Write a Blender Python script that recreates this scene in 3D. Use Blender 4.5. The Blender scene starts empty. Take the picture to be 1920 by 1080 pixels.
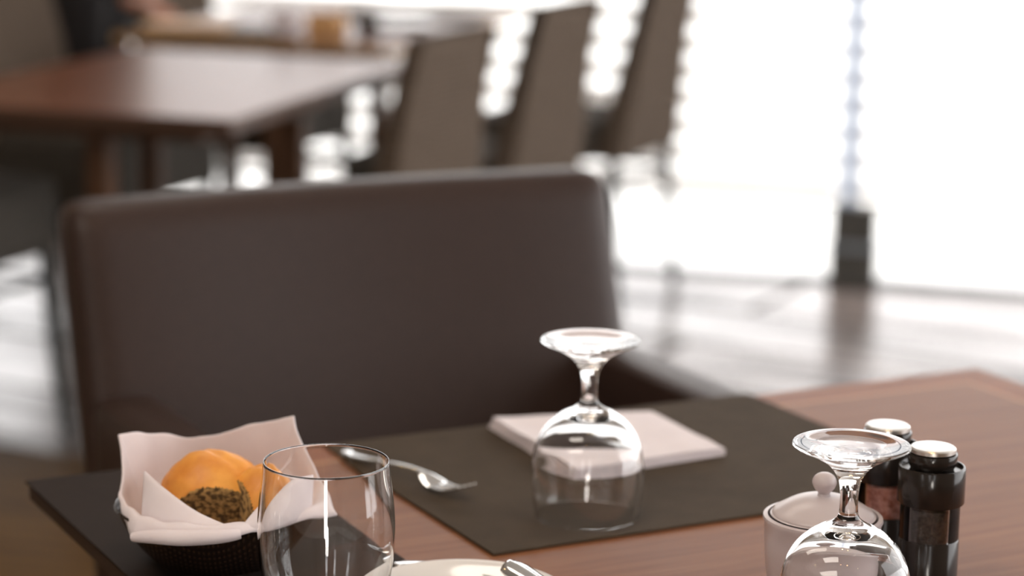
import bpy, bmesh, math, random
from mathutils import Vector, Matrix, noise
from math import sin, cos, pi, radians as R
random.seed(4)
S = bpy.context.scene
C = S.collection

# ------------------------------------------------------------------ camera
cam = bpy.data.cameras.new('camera'); camo = bpy.data.objects.new('camera', cam); C.objects.link(camo)
PIT, ROL, FPX = R(11.849), R(-0.904), 4385.0
c_, s_, cr, sr = cos(PIT), sin(PIT), cos(ROL), sin(ROL)
U0 = Vector((0, s_, c_)); R0 = Vector((1, 0, 0)); F0 = Vector((0, c_, -s_))
Rt = R0*cr - U0*sr; Up = R0*sr + U0*cr
camo.matrix_world = Matrix(((Rt.x, Up.x, -F0.x, 0), (Rt.y, Up.y, -F0.y, 0), (Rt.z, Up.z, -F0.z, 1.30), (0, 0, 0, 1)))
cam.sensor_width = 36; cam.lens = FPX*36/1920
cam.clip_start = .05; cam.clip_end = 200
cam.dof.use_dof = True; cam.dof.focus_distance = 1.56; cam.dof.aperture_fstop = 3.7
S.camera = camo

# ------------------------------------------------------------------ view / world / light
S.view_settings.view_transform = 'Standard'; S.view_settings.look = 'None'
S.view_settings.exposure = 1.03; S.view_settings.gamma = 1; S.view_settings.use_curve_mapping = False
W = bpy.data.worlds.new('overcast_sky'); S.world = W; W.use_nodes = True
bg = W.node_tree.nodes['Background']; bg.inputs[0].default_value = (1, .985, .985, 1); bg.inputs[1].default_value = 2.2
S.cycles.max_bounces = 14; S.cycles.transparent_max_bounces = 16; S.cycles.transmission_bounces = 12
S.cycles.sample_clamp_indirect = 12; S.cycles.blur_glossy = .3

WY = R(-14.09); WP = Vector((.79+.016, 6.24+.06, 0))      # the room follows the window wall
WD = Vector((cos(WY), sin(WY), 0)); WN = Vector((-sin(WY), cos(WY), 0))
def rp(u, w, z=0): return WP + WD*u + WN*w + Vector((0, 0, z))
CEIL = 2.9; UL, UR, WB = -4.7, 3.4, -9.0

def area_portal(u, w, z, sx, sz, rot):
    l = bpy.data.lights.new('window_portal', 'AREA'); l.shape = 'RECTANGLE'; l.size = sx; l.size_y = sz
    l.cycles.is_portal = True
    o = bpy.data.objects.new('window_portal', l); C.objects.link(o); o.location = rp(u, w, z)
    o.rotation_euler = (R(90), 0, rot)
    o['kind'] = 'helper'
    return o
area_portal((UL+UR)/2, .0, 1.32, UR-UL-.1, 2.6, WY+pi)       # faces into the room

# ------------------------------------------------------------------ helpers
def link(o): C.objects.link(o); return o
def obj(name, bm, mats, parent=None, smooth=True, loc=None, rz=None):
    bmesh.ops.recalc_face_normals(bm, faces=bm.faces)
    me = bpy.data.meshes.new(name); bm.to_mesh(me); bm.free()
    if not isinstance(mats, (list, tuple)): mats = [mats]
    for m in mats: me.materials.append(m)
    if smooth:
        for p in me.polygons: p.use_smooth = True
        try: me.set_sharp_from_angle(angle=R(38))
        except Exception: pass
    o = bpy.data.objects.new(name, me); link(o)
    if parent: o.parent = parent
    if loc is not None: o.location = loc
    if rz is not None: o.rotation_euler = (0, 0, rz)
    return o
def tag(o, label, cat, group=None, kind=None):
    o['label'] = label; o['category'] = cat
    if group: o['group'] = group
    if kind: o['kind'] = kind
    return o
def thing(name, label, cat, loc=(0, 0, 0), rz=0, group=None):
    o = bpy.data.objects.new(name, None); link(o); o.location = loc; o.rotation_euler = (0, 0, rz); o.empty_display_size = .05
    return tag(o, label, cat, group)
def struct(o): o['kind'] = 'structure'; return o
def dup(root, loc, rz, label, group=None):
    r = root.copy(); link(r); r.location = loc; r.rotation_euler = (0, 0, rz); r['label'] = label
    if group: r['group'] = group
    for ch in list(root.children):
        c = ch.copy(); link(c); c.parent = r
        for g in list(ch.children):
            d = g.copy(); link(d); d.parent = c
    return r
def box(bm, x0, x1, y0, y1, z0, z1, mi=0, bev=0, seg=2):
    r = bmesh.ops.create_cube(bm, size=1)
    for v in r['verts']:
        v.co = Vector(((x0+x1)/2 + v.co.x*(x1-x0), (y0+y1)/2 + v.co.y*(y1-y0), (z0+z1)/2 + v.co.z*(z1-z0)))
    fs = set(f for v in r['verts'] for f in v.link_faces)
    for f in fs: f.material_index = mi
    if bev:
        es = set(e for v in r['verts'] for e in v.link_edges)
        bmesh.ops.bevel(bm, geom=list(es), offset=bev, segments=seg, profile=.5, affect='EDGES')
def nb(): return bmesh.new()
def lathe(bm, prof, n=64, mi=0, close=False, cx=0, cy=0):
    """prof: list of (r, z); axis ends (r=0) collapse to a point"""
    rings = []
    for r, z in prof:
        if r < 1e-6: rings.append([bm.verts.new((cx, cy, z))])
        else: rings.append([bm.verts.new((cx+r*cos(2*pi*i/n), cy+r*sin(2*pi*i/n), z)) for i in range(n)])
    pairs = list(zip(rings[:-1], rings[1:]))
    if close: pairs.append((rings[-1], rings[0]))
    for a, b in pairs:
        for i in range(n):
            j = (i+1) % n
            if len(a) == 1 and len(b) == 1: continue
            if len(a) == 1: f = bm.faces.new((a[0], b[i], b[j]))
            elif len(b) == 1: f = bm.faces.new((a[i], a[j], b[0]))
            else: f = bm.faces.new((a[i], a[j], b[j], b[i]))
            f.material_index = mi
def catmull(pts, n=8, closed=False):
    pts = [Vector(p) for p in pts]; out = []
    m = len(pts)
    for i in range(m if closed else m-1):
        if closed: p0, p1, p2, p3 = pts[i-1], pts[i], pts[(i+1) % m], pts[(i+2) % m]
        else: p0, p1, p2, p3 = pts[max(i-1, 0)], pts[i], pts[i+1], pts[min(i+2, m-1)]
        for k in range(n):
            t = k/n
            out.append(.5*((2*p1) + (p2-p0)*t + (2*p0-5*p1+4*p2-p3)*t*t + (3*p1-p0-3*p2+p3)*t**3))
    if not closed: out.append(pts[-1])
    return out
def tube(bm, pts, rad, n=10, mi=0):
    """round tube through pts; rad number or list; ends capped"""
    pts = [Vector(p) for p in pts]; m = len(pts); rings = []
    for i, p in enumerate(pts):
        t = (pts[min(i+1, m-1)] - pts[max(i-1, 0)]).normalized()
        a = t.cross(Vector((0, 0, 1)) if abs(t.z) < .9 else Vector((1, 0, 0))).normalized(); b = t.cross(a)
        r = rad[i] if isinstance(rad, (list, tuple)) else rad
        rings.append([bm.verts.new(p + (a*cos(2*pi*k/n)+b*sin(2*pi*k/n))*r) for k in range(n)])
    for a, b in zip(rings[:-1], rings[1:]):
        for k in range(n): f = bm.faces.new((a[k], a[(k+1) % n], b[(k+1) % n], b[k])); f.material_index = mi
    bm.faces.new(rings[0]).material_index = mi; bm.faces.new(rings[-1]).material_index = mi
def ribbon(bm, pts, halfw, thick, crown=0.0, n=6):
    """a strip of metal along pts (in the xz-plane sense), width across y, with rounded section"""
    pts = [Vector(p) for p in pts]; m = len(pts); rings = []
    for i, p in enumerate(pts):
        t = (pts[min(i+1, m-1)] - pts[max(i-1, 0)]).normalized()
        side = Vector((0, 0, 1)).cross(t); side.normalize(); nn = t.cross(side)
        w = halfw[i]; th = thick[i] if isinstance(thick, (list, tuple)) else thick
        cc = crown[i] if isinstance(crown, (list, tuple)) else crown
        ring = []
        for k in range(2*n):
            a = 2*pi*k/(2*n)
            x = cos(a)*w; y = sin(a)*th/2 + cc*(abs(cos(a))**2)
            ring.append(bm.verts.new(p + side*x + nn*y))
        rings.append(ring)
    for a, b in zip(rings[:-1], rings[1:]):
        for k in range(2*n): bm.faces.new((a[k], a[(k+1) % (2*n)], b[(k+1) % (2*n)], b[k]))
    bm.faces.new(rings[0]); bm.faces.new(rings[-1])

# ------------------------------------------------------------------ materials
def mat(name, col=(.5, .5, .5), rough=.5, metal=0, spec=.5, **kw):
    m = bpy.data.materials.new(name); m.use_nodes = True
    b = m.node_tree.nodes['Principled BSDF']
    b.inputs['Base Color'].default_value = (*col, 1); b.inputs['Roughness'].default_value = rough
    b.inputs['Metallic'].default_value = metal; b.inputs['Specular IOR Level'].default_value = spec
    for k, v in kw.items(): b.inputs[k.replace('_', ' ')].default_value = v
    return m
def nodes(m): return m.node_tree.nodes, m.node_tree.links, m.node_tree.nodes['Principled BSDF']
def noise_col(m, c1, c2, scale, stretch=(1, 1, 1), bump=0, rough=None, detail=4, wmap='Object', fac=(.35, .65)):
    N, L, b = nodes(m)
    tc = N.new('ShaderNodeTexCoord'); mp = N.new('ShaderNodeMapping'); mp.inputs['Scale'].default_value = stretch
    L.new(tc.outputs[wmap], mp.inputs[0])
    nz = N.new('ShaderNodeTexNoise'); nz.inputs['Scale'].default_value = scale; nz.inputs['Detail'].default_value = detail
    L.new(mp.outputs[0], nz.inputs['Vector'])
    rp_ = N.new('ShaderNodeValToRGB'); rp_.color_ramp.elements[0].color = (*c1, 1); rp_.color_ramp.elements[1].color = (*c2, 1)
    rp_.color_ramp.elements[0].position = fac[0]; rp_.color_ramp.elements[1].position = fac[1]
    L.new(nz.outputs['Fac'], rp_.inputs[0]); L.new(rp_.outputs[0], b.inputs['Base Color'])
    if bump:
        bp = N.new('ShaderNodeBump'); bp.inputs['Strength'].default_value = bump; bp.inputs['Distance'].default_value = .002
        L.new(nz.outputs['Fac'], bp.inputs['Height']); L.new(bp.outputs[0], b.inputs['Normal'])
    return m, nz, rp_, mp
def weave(name, c1, c2, scale, rough=.8, bump=.4, ratio=1.0, spec=.12):
    m = mat(name, c1, rough, spec=spec); N, L, b = nodes(m)
    tc = N.new('ShaderNodeTexCoord'); mp = N.new('ShaderNodeMapping'); L.new(tc.outputs['Object'], mp.inputs[0])
    w1 = N.new('ShaderNodeTexWave'); w1.bands_direction = 'X'; w1.inputs['Scale'].default_value = scale
    w2 = N.new('ShaderNodeTexWave'); w2.bands_direction = 'Y'; w2.inputs['Scale'].default_value = scale*ratio
    L.new(mp.outputs[0], w1.inputs[0]); L.new(mp.outputs[0], w2.inputs[0])
    w3 = N.new('ShaderNodeTexWave'); w3.bands_direction = 'Z'; w3.inputs['Scale'].default_value = scale*ratio
    L.new(mp.outputs[0], w3.inputs[0])
    mm = N.new('ShaderNodeMath'); mm.operation = 'MULTIPLY'; L.new(w1.outputs['Fac'], mm.inputs[0]); L.new(w2.outputs['Fac'], mm.inputs[1])
    ma = N.new('ShaderNodeMath'); ma.operation = 'MULTIPLY_ADD'; L.new(w3.outputs['Fac'], ma.inputs[0]); ma.inputs[1].default_value = .15; L.new(mm.outputs[0], ma.inputs[2])
    nz = N.new('ShaderNodeTexNoise'); nz.inputs['Scale'].default_value = 30; L.new(mp.outputs[0], nz.inputs['Vector'])
    ad = N.new('ShaderNodeMath'); ad.operation = 'MULTIPLY_ADD'; L.new(nz.outputs['Fac'], ad.inputs[0]); ad.inputs[1].default_value = .5; L.new(ma.outputs[0], ad.inputs[2])
    rp_ = N.new('ShaderNodeValToRGB'); rp_.color_ramp.elements[0].color = (*c1, 1); rp_.color_ramp.elements[1].color = (*c2, 1)
    rp_.color_ramp.elements[0].position = .2; rp_.color_ramp.elements[1].position = 1
    L.new(ad.outputs[0], rp_.inputs[0]); L.new(rp_.outputs[0], b.inputs['Base Color'])
    bp = N.new('ShaderNodeBump'); bp.inputs['Strength'].default_value = bump; bp.inputs['Distance'].default_value = .001
    L.new(ad.outputs[0], bp.inputs['Height']); L.new(bp.outputs[0], b.inputs['Normal'])
    return m

def wood_top(name, c1, c2, cin, hw, hd, inset=.045, wid=.006, rough=.3, spec=.2):
    """veneered tabletop: grain along x, a fine inlaid line parallel to the edges (half sizes hw, hd)"""
    m = mat(name, c1, rough, spec=spec); N, L, b = nodes(m)
    tc = N.new('ShaderNodeTexCoord')
    mp = N.new('ShaderNodeMapping'); mp.inputs['Scale'].default_value = (1.2, 16, 16); L.new(tc.outputs['Object'], mp.inputs[0])
    nz = N.new('ShaderNodeTexNoise'); nz.inputs['Scale'].default_value = 5; nz.inputs['Detail'].default_value = 7; nz.inputs['Distortion'].default_value = .6
    L.new(mp.outputs[0], nz.inputs['Vector'])
    rp_ = N.new('ShaderNodeValToRGB'); rp_.color_ramp.elements[0].color = (*c1, 1); rp_.color_ramp.elements[1].color = (*c2, 1)
    rp_.color_ramp.elements[0].position = .3; rp_.color_ramp.elements[1].position = .75
    L.new(nz.outputs['Fac'], rp_.inputs[0])
    sp = N.new('ShaderNodeSeparateXYZ'); L.new(tc.outputs['Object'], sp.inputs[0])
    def edge(out, h):
        a = N.new('ShaderNodeMath'); a.operation = 'ABSOLUTE'; L.new(out, a.inputs[0])
        s = N.new('ShaderNodeMath'); s.operation = 'SUBTRACT'; s.inputs[0].default_value = h; L.new(a.outputs[0], s.inputs[1]); return s
    ex, ey = edge(sp.outputs[0], hw), edge(sp.outputs[1], hd)
    mn = N.new('ShaderNodeMath'); mn.operation = 'MINIMUM'; L.new(ex.outputs[0], mn.inputs[0]); L.new(ey.outputs[0], mn.inputs[1])
    cp = N.new('ShaderNodeMath'); cp.operation = 'COMPARE'; L.new(mn.outputs[0], cp.inputs[0]); cp.inputs[1].default_value = inset; cp.inputs[2].default_value = wid/2
    lt = N.new('ShaderNodeMath'); lt.operation = 'LESS_THAN'; L.new(mn.outputs[0], lt.inputs[0]); lt.inputs[1].default_value = inset
    h = N.new('ShaderNodeMixRGB'); h.blend_type = 'MULTIPLY'; h.inputs[2].default_value = (1.08, .93, .8, 1); L.new(lt.outputs[0], h.inputs[0]); L.new(rp_.outputs[0], h.inputs[1])
    mx = N.new('ShaderNodeMixRGB'); L.new(cp.outputs[0], mx.inputs[0]); L.new(h.outputs[0], mx.inputs[1]); mx.inputs[2].default_value = (*cin, 1)
    L.new(mx.outputs[0], b.inputs['Base Color'])
    return m

M = {}
M['wood'] = wood_top('walnut_veneer', (.185, .073, .034), (.27, .118, .056), (.42, .20, .09), .4825, .375, rough=.38, spec=.07)
M['table_edge'] = mat('dark_table_edge', (.06, .03, .018), .5)
M['wood_edge'] = mat('wood_edge', (.03, .015, .009), .5)
M['bg_wood'] = wood_top('polished_mahogany', (.12, .042, .02), (.18, .07, .035), (.16, .06, .03), 5, 5, rough=.3, spec=.075)
M['oak'] = wood_top('oak_top', (.42, .25, .12), (.5, .32, .17), (.5, .3, .15), 5, 5, rough=.25)
M['leg_wood'] = noise_col(mat('leg_wood', rough=.45), (.065, .030, .014), (.10, .045, .020), 8, (6, 6, 1))[0]
M['mat_brown'] = weave('woven_placemat', (.045, .032, .021), (.105, .078, .052), 190, .75, .5, .8)
M['mat_dark'] = weave('woven_dark_placemat', (.016, .011, .009), (.045, .032, .026), 190, .7, .5, .8)
M['leather'] = noise_col(mat('brown_leatherette', rough=.45, spec=.3), (.030, .016, .012), (.042, .0235, .018), 260, bump=.12, detail=2)[0]
M['fabric'] = weave('taupe_fabric', (.075, .055, .040), (.16, .122, .094), 210, .9, .25)
M['seat_fabric'] = weave('grey_taupe_fabric', (.05, .045, .038), (.10, .09, .078), 95, .9, .4)
M['metal_dark'] = mat('dark_metal', (.02, .024, .022), .4, .6)
M['steel'] = mat('polished_steel', (.78, .78, .77), .12, 1)
M['steel_brushed'] = mat('brushed_steel', (.72, .70, .67), .3, 1)
M['gunmetal'] = mat('glossy_black_body', (.018, .014, .012), .16, .0, spec=.4)
M['porcelain'] = mat('white_porcelain', (.80, .78, .76), .12, Coat_Weight=.5)
M['ceramic_pink'] = mat('pale_ceramic', (.60, .53, .54), .3)
M['cloth'] = noise_col(mat('pale_pink_cotton', rough=.9), (.74, .665, .685), (.79, .72, .74), 40, bump=.15)[0]
M['cloth'].node_tree.nodes['Principled BSDF'].inputs['Sheen Weight'].default_value = .2
M['bread'] = noise_col(mat('bread_crust', rough=.5), (.66, .23, .03), (.92, .42, .075), 28, bump=.5)[0]
M['crumb'] = noise_col(mat('bread_crumb', rough=.9), (.10, .055, .015), (.50, .30, .10), 260, bump=.9, fac=(.4, .6))[0]
M['basket'] = weave('dark_woven_basket', (.008, .005, .004), (.035, .018, .010), 90, .22, .8, spec=.5)
M['pepper'] = noise_col(mat('peppercorns', rough=.6), (.008, .006, .005), (.06, .045, .035), 260, bump=1)[0]
M['salt'] = noise_col(mat('pink_salt', rough=.5), (.55, .17, .10), (.85, .42, .32), 220, bump=1)[0]
M['tile'] = None
def glass(name, ior=1.47, col=(1, 1, 1), rough=0):
    m = bpy.data.materials.new(name); m.use_nodes = True; N, L = m.node_tree.nodes, m.node_tree.links
    N.clear(); g = N.new('ShaderNodeBsdfGlass'); g.inputs['IOR'].default_value = ior; g.inputs['Color'].default_value = (*col, 1); g.inputs['Roughness'].default_value = rough
    o = N.new('ShaderNodeOutputMaterial'); L.new(g.outputs[0], o.inputs[0]); return m
M['glass'] = glass('clear_glass', 1.5)
def pane_mat(name, tint=(1, 1, 1)):
    m = bpy.data.materials.new(name); m.use_nodes = True; N, L = m.node_tree.nodes, m.node_tree.links
    N.clear(); t = N.new('ShaderNodeBsdfTransparent'); t.inputs[0].default_value = (*tint, 1); g = N.new('ShaderNodeBsdfGlossy'); g.inputs['Roughness'].default_value = .02
    fr = N.new('ShaderNodeFresnel'); fr.inputs[0].default_value = 1.45; mx = N.new('ShaderNodeMixShader'); o = N.new('ShaderNodeOutputMaterial')
    L.new(fr.outputs[0], mx.inputs[0]); L.new(t.outputs[0], mx.inputs[1]); L.new(g.outputs[0], mx.inputs[2]); L.new(mx.outputs[0], o.inputs[0]); return m
M['pane'] = pane_mat('window_glass')
def translucent(name, col):
    m = bpy.data.materials.new(name); m.use_nodes = True; N, L = m.node_tree.nodes, m.node_tree.links
    N.clear(); t = N.new('ShaderNodeBsdfTranslucent'); t.inputs[0].default_value = (*col, 1); d = N.new('ShaderNodeBsdfDiffuse'); d.inputs[0].default_value = (*col, 1)
    mx = N.new('ShaderNodeMixShader'); mx.inputs[0].default_value = .35; o = N.new('ShaderNodeOutputMaterial')
    L.new(t.outputs[0], mx.inputs[1]); L.new(d.outputs[0], mx.inputs[2]); L.new(mx.outputs[0], o.inputs[0]); return m
M['blind'] = translucent('white_blind', (.92, .90, .88))
M['post_glare'] = translucent('flare_pale_post', (.62, .67, .75))  # pale translucent colour stands in for flare over the upper post
M['wall'] = noise_col(mat('painted_wall', rough=.9), (.50, .43, .36), (.53, .46, .39), 3)[0]
M['ceiling'] = mat('ceiling_paint', (.75, .72, .68), .9)
M['frame'] = mat('grey_frame', (.09, .095, .10), .5)
M['stone'] = noise_col(mat('dark_plinth', rough=.6), (.045, .042, .036), (.07, .066, .058), 8)[0]
M['alu'] = mat('aluminium_band', (.25, .28, .31), .4, .5)
M['black_cloth'] = mat('black_cloth', (.012, .010, .010), .85)
M['trouser'] = mat('charcoal_trousers', (.015, .014, .016), .85)
M['skin'] = mat('skin', (.50, .22, .13), .5)
M['hair'] = mat('hair', (.02, .012, .008), .5)
M['eye'] = mat('eye_white', (.8, .8, .8), .2)
M['iris'] = mat('iris', (.02, .01, .008), .2)
M['lip'] = mat('lip', (.35, .1, .08), .5)

def floor_mat():
    m = mat('polished_floor_tile', (.42, .38, .37), .16, spec=.5); N, L, b = nodes(m)
    tc = N.new('ShaderNodeTexCoord'); mp = N.new('ShaderNodeMapping'); mp.inputs['Rotation'].default_value = (0, 0, -WY)
    L.new(tc.outputs['Object'], mp.inputs[0])
    br = N.new('ShaderNodeTexBrick'); br.inputs['Scale'].default_value = 1; br.inputs['Brick Width'].default_value = 2.4; br.inputs['Row Height'].default_value = .40
    br.inputs['Mortar Size'].default_value = .013; br.inputs['Color1'].default_value = (.42, .36, .34, 1); br.inputs['Color2'].default_value = (.28, .24, .22, 1); br.inputs['Mortar'].default_value = (.06, .045, .035, 1)
    L.new(mp.outputs[0], br.inputs['Vector'])
    nz = N.new('ShaderNodeTexNoise'); ms = N.new('ShaderNodeMapping'); ms.inputs['Scale'].default_value = (.6, 2.2, 1); L.new(mp.outputs[0], ms.inputs[0]); nz.inputs['Scale'].default_value = 2.4; nz.inputs['Detail'].default_value = 5; L.new(ms.outputs[0], nz.inputs['Vector'])
    mx = N.new('ShaderNodeMixRGB'); mx.blend_type = 'MULTIPLY'; mx.inputs[0].default_value = .9
    rp_ = N.new('ShaderNodeValToRGB'); rp_.color_ramp.elements[0].color = (.30, .27, .25, 1); rp_.color_ramp.elements[0].position = .35; rp_.color_ramp.elements[1].position = .62
    L.new(nz.outputs['Fac'], rp_.inputs[0]); L.new(br.outputs['Color'], mx.inputs[1]); L.new(rp_.outputs[0], mx.inputs[2]); L.new(mx.outputs[0], b.inputs['Base Color'])
    ra = N.new('ShaderNodeMapRange'); ra.inputs['To Min'].default_value = .42; ra.inputs['To Max'].default_value = .06; L.new(nz.outputs['Fac'], ra.inputs[0]); L.new(ra.outputs[0], b.inputs['Roughness'])
    bp = N.new('ShaderNodeBump'); bp.inputs['Strength'].default_value = .25; bp.inputs['Distance'].default_value = .003; L.new(br.outputs['Fac'], bp.inputs['Height']); bp.invert = True
    L.new(bp.outputs[0], b.inputs['Normal'])
    iv = N.new('ShaderNodeMath'); iv.operation = 'SUBTRACT'; iv.inputs[0].default_value = 1; L.new(br.outputs['Fac'], iv.inputs[1])
    sr_ = N.new('ShaderNodeMapRange'); sr_.inputs['From Min'].default_value = .35; sr_.inputs['From Max'].default_value = .65; sr_.inputs['To Min'].default_value = .09; sr_.inputs['To Max'].default_value = .27; L.new(nz.outputs['Fac'], sr_.inputs[0])
    sm = N.new('ShaderNodeMath'); sm.operation = 'MULTIPLY'; L.new(iv.outputs[0], sm.inputs[0]); L.new(sr_.outputs[0], sm.inputs[1]); L.new(sm.outputs[0], b.inputs['Specular IOR Level'])
    return m
M['tile'] = floor_mat()
M['floor_wood'] = noise_col(mat('golden_brown_floor', rough=.6, spec=.1), (.07, .035, .010), (.15, .08, .022), 3, (1, 9, 1))[0]
M['paving'] = mat('pale_terrace', (.7, .7, .68), .9)

# ------------------------------------------------------------------ the room
def quad_box(name, u0, u1, w0, w1, z0, z1, m, parent=None, bev=0):
    bm = nb(); box(bm, u0, u1, w0, w1, z0, z1, 0, bev)
    return obj(name, bm, m, parent, smooth=False, loc=WP, rz=WY)
FB = -2.15
struct(quad_box('floor', UL-.1, UR+.1, FB, .16, -.1, 0, M['tile']))
struct(quad_box('floor_wood', UL-.1, UR+.1, WB-.1, FB, -.1, 0, M['floor_wood']))
struct(quad_box('ceiling', UL-.1, UR+.1, WB-.1, .16, CEIL, CEIL+.1, M['ceiling']))
struct(quad_box('wall_left', UL-.12, UL, WB, .16, 0, CEIL, M['wall']))
bm = nb()                                                         # right wall with one wide window opening
box(bm, UR, UR+.12, WB, -4.9, 0, CEIL); box(bm, UR, UR+.12, -4.9, .16, 2.6, CEIL); box(bm, UR, UR+.12, -.3, .16, 0, 2.6); box(bm, UR, UR+.12, -4.9, -.3, 0, .35)
struct(obj('wall_right', bm, M['wall'], smooth=False, loc=WP, rz=WY))
bm = nb(); box(bm, UL, UR, 0, .14, 2.62, CEIL); box(bm, UL, -1.98, 0, .14, .75, 2.62)
struct(obj('wall_back', bm, M['wall'], smooth=False, loc=WP, rz=WY))
# rear wall behind the camera: three tall narrow windows
bm = nb(); xs = [UL, -1.7, -1.35, .35, .62, 1.5, 1.85, UR]
for a, b in ((xs[0], xs[1]), (xs[2], xs[3]), (xs[4], xs[5]), (xs[6], xs[7])): box(bm, a, b, WB-.12, WB, 0, CEIL)
for a, b in ((xs[1], xs[2]), (xs[3], xs[4]), (xs[5], xs[6])): box(bm, a, b, WB-.12, WB, 2.5, CEIL); box(bm, a, b, WB-.12, WB, 0, .9)
struct(obj('wall_front', bm, M['wall'], smooth=False, loc=WP, rz=WY))
struct(quad_box('terrace_ground', -14, 14, .2, 16, -.16, -.1, M['paving']))
# window wall: posts, rails, panes, blinds
posts = [-4.66, -2.26, .14, 2.54]
t = bpy.data.objects.new('window_1', None); link(t); struct(t)
bm = nb()
for k, u in enumerate(posts):
    if k != 2: box(bm, u-.03, u+.03, .055, .115, .0, 2.62)
box(bm, UL, UR, .055, .115, -.0, .010); box(bm, UL, UR, .055, .115, 2.58, 2.62)
obj('window_frame', bm, M['frame'], t, smooth=False, loc=WP, rz=WY)
edges = [UL] + posts + [UR]
for a, b in zip(edges[:-1], edges[1:]):
    if b-a < .2: continue
    bm = nb(); box(bm, a+.03, b-.03, .082, .086, .010, 2.58)
    obj('window_pane', bm, M['pane'], t, smooth=False, loc=WP, rz=WY)
# the post between the two panes: dark foot, upper part made pale to imitate window flare
t = bpy.data.objects.new('trim_1', None); link(t); struct(t)
bm = nb(); box(bm, .062, .190, -.02, .05, 0, .105, 0, .004); box(bm, .065, .187, -.018, .05, .125, .225, 0, .004)
obj('post_foot', bm, M['stone'], t, smooth=False, loc=WP, rz=WY)
bm = nb(); box(bm, .059, .193, -.024, .05, .105, .125, 0, .003); obj('post_band', bm, M['alu'], t, smooth=False, loc=WP, rz=WY)
bm = nb(); box(bm, .08, .125, .03, .09, .225, 2.6); obj('post_upper', bm, M['post_glare'], t, smooth=False, loc=WP, rz=WY)
def blind(u0, u1, label):
    b = thing('venetian_blind', label, 'window blind', WP, WY, 'white blinds on the window wall')
    bm = nb(); z = .27
    while z < 2.52:
        a = R(38); d = .032
        vs = [bm.verts.new(p) for p in ((u0, .028-d*cos(a), z-d*sin(a)), (u1, .028-d*cos(a), z-d*sin(a)), (u1, .028+d*cos(a), z+d*sin(a)), (u0, .028+d*cos(a), z+d*sin(a)))]
        bm.faces.new(vs); z += .075
    o = obj('slats', bm, M['blind'], b, smooth=False)
    so = o.modifiers.new('s', 'SOLIDIFY'); so.thickness = .002
    bm = nb(); box(bm, u0, u1, .016, .04, .215, .232, 0, .003); obj('bottom_rail', bm, M['blind'], b, smooth=False)
    bm = nb(); box(bm, u0, u1, .005, .05, 2.54, 2.6); obj('head_rail', bm, M['blind'], b, smooth=False)
    bm = nb()
    for k in (.12, .5, .88): tube(bm, [(u0+(u1-u0)*k, .028, .22), (u0+(u1-u0)*k, .028, 2.56)], .0012, 6)
    obj('cord', bm, M['blind'], b)
blind(-1.96, .075, 'wide white slatted blind behind the row of taupe chairs, left of the dark post foot')
blind(.128, 2.5, 'wide white slatted blind on the right, right of the dark post foot')
#blind(-4.6, -2.3, 'wide white slatted blind at the far left, behind the dark clothed person')

def fill_panel(u, w, power, label):  # added soft area lamp out of view, fills the interior with light
    t = thing('added_ceiling_fill', label, 'ceiling light', rp(u, w, CEIL-.002), WY)
    bm = nb(); box(bm, -.62, .62, -.32, .32, -.03, 0, 0, .004); obj('housing', bm, M['wall'], t, smooth=False)
    l = bpy.data.lights.new('fill_lamp', 'AREA'); l.shape = 'RECTANGLE'; l.size = 1.2; l.size_y = .6; l.energy = power; l.color = (1, .90, .80)
    o = bpy.data.objects.new('fill_lamp', l); link(o); o.parent = t; o.location = (0, 0, -.034)
fill_panel(-.4, -6.0, 14, 'added wide flat ceiling fill panel above the foreground table')
fill_panel(-.6, -3.2, 6, 'added wide flat ceiling fill panel above the mahogany table')
# ceiling lamps: small warm downlights, the room's own lamps
bm = nb(); lathe(bm, [(0, .0), (.03, .0)], 20); 
lampm = bpy.data.materials.new('warm_lamp'); lampm.use_nodes = True
e = lampm.node_tree.nodes['Principled BSDF']; e.inputs['Emission Color'].default_value = (1, .62, .25, 1); e.inputs['Emission Strength'].default_value = 60
proto = None
for i, (u, w) in enumerate([(-2.6, -6.6), (-2.3, -6.6), (-2.45, -6.3), (0.4, -5.2), (.7, -5.2), (.55, -4.9), (-2.6, -3.2), (-2.3, -3.2), (1.9, -6.8), (2.2, -6.8)]):
    if proto is None:
        proto = thing('ceiling_downlight', 'small round warm ceiling lamp above the dining room', 'ceiling light', rp(u, w, CEIL-.004), 0, 'warm ceiling lamps')
        obj('lamp_disc', bm, lampm, proto)
        bm2 = nb(); lathe(bm2, [(.032, -.006), (.045, -.006), (.045, .003), (.032, .003)], 24, close=True); obj('trim_ring', bm2, M['steel_brushed'], proto)
    else: dup(proto, rp(u, w, CEIL-.004), 0, 'small round warm ceiling lamp above the dining room')

tubem = bpy.data.materials.new('highlight_glow'); tubem.use_nodes = True
e = tubem.node_tree.nodes['Principled BSDF']; e.inputs['Emission Color'].default_value = (1, .93, .86, 1); e.inputs['Emission Strength'].default_value = 13
def highlight_column(x, y, r, z0, z1, label):  # added glowing column out of view, gives tumbler and mills strip highlights
    t = thing('highlight_column', label, 'added highlight source', (x, y, 0), 0)
    bm = nb(); lathe(bm, [(0, 0), (.14, 0), (.14, .015), (.02, .02), (.02, z0-.02), (r*.9, z0-.01), (0, z0-.005)], 32); obj('base', bm, M['metal_dark'], t)
    bm = nb(); lathe(bm, [(0, z0), (r, z0), (r, z1), (0, z1+.01)], 48); obj('glow_column', bm, tubem, t)
highlight_column(.02, -.75, .10, .40, .80, 'added glowing column behind the viewer, for strip highlights')

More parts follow.
